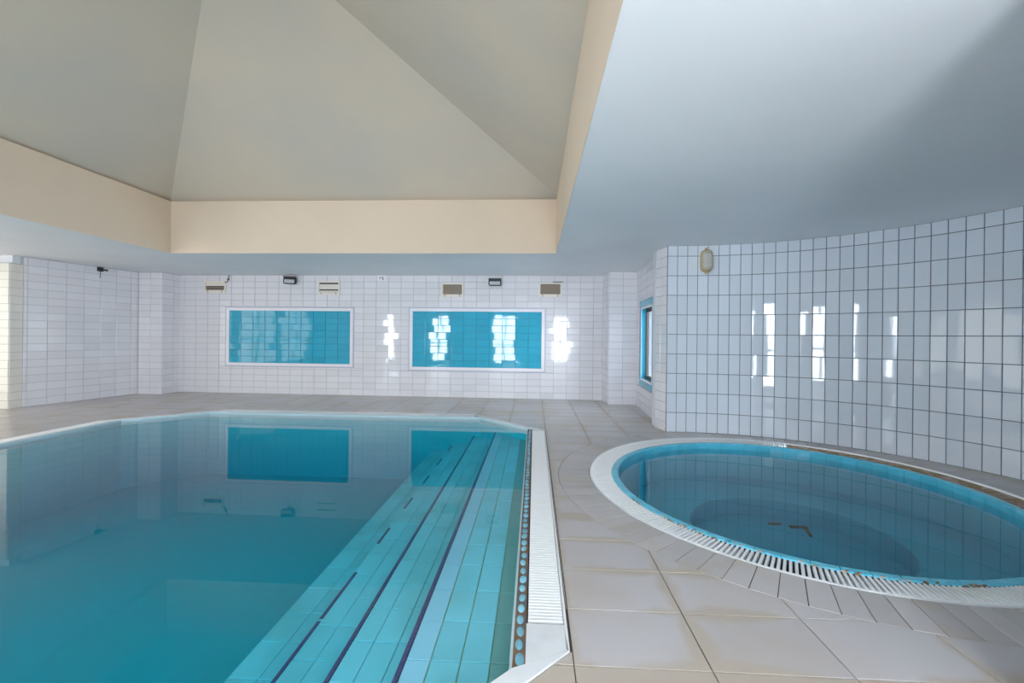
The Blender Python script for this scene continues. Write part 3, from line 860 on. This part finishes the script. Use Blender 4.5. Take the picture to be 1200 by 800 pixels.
def floodlight(px, py, wpx_, hpx, tilt, lab):
    s, z = on_wall(px, py, B0, B1)
    k = 1 / 58.5; W, Hh = wpx_ * k, hpx * k
    fl = empty('floodlight', wall_pt(s, z, 0.008), WB_R); fl.rotation_euler = (0, tilt, WB_R)
    tag(fl, lab, 'floodlight', 'black floodlights on the back wall')
    MB().box(-0.03, 0.03, -0.03, 0.0, -Hh * 0.25, Hh * 0.45).build('bracket', M['black'], fl)
    d = 0.11
    b = MB()
    out = [(-W / 2, -Hh / 2), (W / 2, -Hh / 2), (W / 2, Hh / 2), (-W / 2, Hh / 2)]
    c = 0.025
    oc = [(-W / 2 + c, -Hh / 2), (W / 2 - c, -Hh / 2), (W / 2, -Hh / 2 + c), (W / 2, Hh / 2 - c), (W / 2 - c, Hh / 2), (-W / 2 + c, Hh / 2), (-W / 2, Hh / 2 - c), (-W / 2, -Hh / 2 + c)]
    n = 8
    ib = [(x * 0.7, z_ * 0.6) for x, z_ in oc]
    b.add([(x, -0.03, z_) for x, z_ in ib] + [(x, -d + 0.03, z_) for x, z_ in oc] + [(x, -d, z_) for x, z_ in oc],
          [tuple(range(n)), ] + [(i, (i + 1) % n, n + (i + 1) % n, n + i) for i in range(n)] + [(n + i, n + (i + 1) % n, 2 * n + (i + 1) % n, 2 * n + i) for i in range(n)] + [tuple(range(3 * n - 1, 2 * n - 1, -1))])
    b.build('housing', M['black'], fl)
    MB().bprism([(-W * 0.41, -Hh * 0.36), (W * 0.41, -Hh * 0.36), (W * 0.41, Hh * 0.08), (-W * 0.41, Hh * 0.08)], 0.0, 0.006, 0.002).build('lens', M['reflector'], fl, (0, -d, 0), (math.pi / 2, 0, 0))
    MB().box(-W * 0.5, W * 0.5, -d - 0.02, -d, Hh * 0.40, Hh * 0.48).build('visor', M['black'], fl)
floodlight(343, 329.0, 15.5, 9.5, 0.05, 'black floodlight above the left turquoise panel')
floodlight(580.7, 331.2, 15, 9, 0.0, 'black floodlight above the right turquoise panel')
def tube(pts, r, n=8):
    m = MB(); P = [Vector(p) for p in pts]
    for i, p in enumerate(P):
        d = (P[min(i + 1, len(P) - 1)] - P[max(i - 1, 0)]).normalized()
        a = d.cross(Vector((0.3, 1, 0.2))).normalized(); b = d.cross(a)
        m.v += [tuple(p + (a * math.cos(2 * math.pi * k / n) + b * math.sin(2 * math.pi * k / n)) * r) for k in range(n)]
    for i in range(len(P) - 1):
        for k in range(n): m.f.append((i * n + k, i * n + (k + 1) % n, (i + 1) * n + (k + 1) % n, (i + 1) * n + k))
    m.f += [tuple(range(n)), tuple(range((len(P) - 1) * n, len(P) * n))]
    return m
s_, z_ = on_wall(269.3, 328, B0, B1)
cb = tube([(0, -0.012, 0.10), (0.0, -0.03, 0.06), (-0.004, -0.035, 0.0), (-0.03, -0.03, -0.045), (-0.10, -0.02, -0.05)], 0.008).build('loose_cable', M['cable'], None, wall_pt(s_, z_, 0.006), (0, 0, WB_R), True)
tag(cb, 'loose grey cable dangling beside a cream vent', 'cable')
oval(0.05, 0.05, 0.03, 8).build('plug', M['cable'], cb, (0.0, -0.035, 0.0))
s_, z_ = on_wall(656, 330.6, B0, B1)
cb = tube([(-0.14, -0.012, 0.0), (-0.05, -0.016, 0.004), (0.06, -0.014, 0.002)], 0.008).build('loose_cable', M['cable'], None, wall_pt(s_, z_, 0.004), (0, 0, WB_R), True)
tag(cb, 'short dark cable stub lying on top of a brown louvred vent', 'cable')
s_, z_ = on_wall(447.5, 326.2, B0, B1)
e = empty('mounting_patch', wall_pt(s_, z_, 0.006), WB_R); tag(e, 'small white mounting patch with rusty screws between the two panels', 'wall patch')
MB().box(-0.09, 0.09, -0.008, 0.002, -0.06, 0.06).build('plate', M['frame_white'], e)
for dx, dz in ((-0.03, 0.01), (0.02, 0.022), (0.03, -0.015)):
    oval(0.034, 0.028, 0.012, 8).build('screw', M['rust'], e, (dx, -0.008, dz), (math.pi / 2, 0, 0))
# black bracket on the left wall
s_, z_ = on_wall(117, 315.5, L0, L1)
lr_ = math.atan2(L1[1] - L0[1], L1[0] - L0[0])
e = empty('camera_bracket', (L0[0] + math.cos(lr_) * s_, L0[1] + math.sin(lr_) * s_, z_), lr_); tag(e, 'small black bracket with dangling wire high on the left wall', 'bracket')
MB().bprism([(-0.05, -0.04), (0.05, -0.04), (0.05, 0.04), (-0.05, 0.04)], 0.0, 0.02, 0.004).build('plate', M['black'], e, (0, -0.006, 0), (math.pi / 2, 0, 0))
tube([(0, -0.02, 0.0), (0.01, -0.08, -0.01), (0.06, -0.12, -0.02)], 0.016).build('arm', M['black'], e, smooth=True)
tube([(0, -0.012, -0.03), (0.0, -0.014, -0.12), (-0.01, -0.014, -0.16)], 0.005).build('wire', M['cable'], e, smooth=True)
tube([(0.01, -0.012, 0.04), (0.02, -0.014, 0.09)], 0.005).build('wire', M['cable'], e, smooth=True)
# beige bulkhead lamp on the curved wall
bp = ray(827.5, 306)
t = 1.0; lo_, hi_ = 0.0, 0.05
for _ in range(60):
    m_ = (lo_ + hi_) / 2; q = bp.xy * m_
    if math.hypot(q.x - CC[0], q.y - CC[1]) > CR and q.y > CC[1]: hi_ = m_
    else: lo_ = m_
q = bp.xy * lo_; zl = HC + bp.z * lo_; al = math.atan2(q.y - CC[1], q.x - CC[0])
e = empty('bulkhead_lamp', (*cp(al, CR - 0.002), zl), al - math.pi / 2); tag(e, 'aged beige oval bulkhead lamp high on the curved wall', 'lamp')
def oval_ring(w_, h_, y0, y1, k=0.8, n=24, cap=True, pw=2.6):
    m = MB(); r = []
    for i in range(n):
        c, s = math.cos(2 * math.pi * i / n), math.sin(2 * math.pi * i / n)
        r.append((math.copysign(abs(c) ** (2 / pw), c), math.copysign(abs(s) ** (2 / pw), s)))
    m.v += [(x * w_ / 2, y0, z * h_ / 2) for x, z in r] + [(x * w_ / 2 * (k + 1) / 2 * 1.05, (y0 + y1) / 2 - 0.012, z * h_ / 2 * (k + 1) / 2 * 1.05) for x, z in r] + [(x * w_ / 2 * k, y1, z * h_ / 2 * k) for x, z in r]
    for j in range(2): m.f += [(j * n + i, j * n + (i + 1) % n, (j + 1) * n + (i + 1) % n, (j + 1) * n + i) for i in range(n)]
    m.f.append(tuple(range(2 * n, 3 * n)))
    return m
oval_ring(0.155, 0.29, 0.0, -0.085, 0.84, pw=4).build('base', M['beige'], e, smooth=False)
oval_ring(0.115, 0.22, -0.08, -0.115, 0.7, pw=4).build('lens', M['lens'], e, smooth=True)
for s in (-1, 1): MB().box(-0.02, 0.02, -0.05, -0.01, s * 0.158 - 0.012, s * 0.158 + 0.012).build('lug', M['beige'], e)

# rusty scraps lying on the floor of the tub
TF = -0.56
p = on_z(908, 614.0, TF)
o = MB().bprism([(-0.075, -0.012), (0.03, -0.02), (0.08, 0.004), (0.02, 0.022), (-0.06, 0.016)], 0.0, 0.010, 0.003).build('metal_scrap', M['rust'], None, (p.x, p.y, TF), (0, 0, 0.05))
tag(o, 'short pointed rusty scrap on the bottom of the round tub', 'scrap')
p = on_z(936, 618, TF)
e = empty('metal_bracket', (p.x, p.y, TF), 0.0); tag(e, 'bent rusty bracket lying on the bottom of the round tub', 'bracket')
MB().bprism([(-0.08, -0.020), (0.08, -0.020), (0.08, 0.020), (-0.08, 0.026)], 0.0, 0.012, 0.003).build('long_arm', M['rust'], e)
MB().bprism([(-0.02, -0.19), (0.008, -0.20), (0.07, -0.01), (0.04, -0.01)], 0.0, 0.010, 0.003).build('short_arm', M['rust'], e)
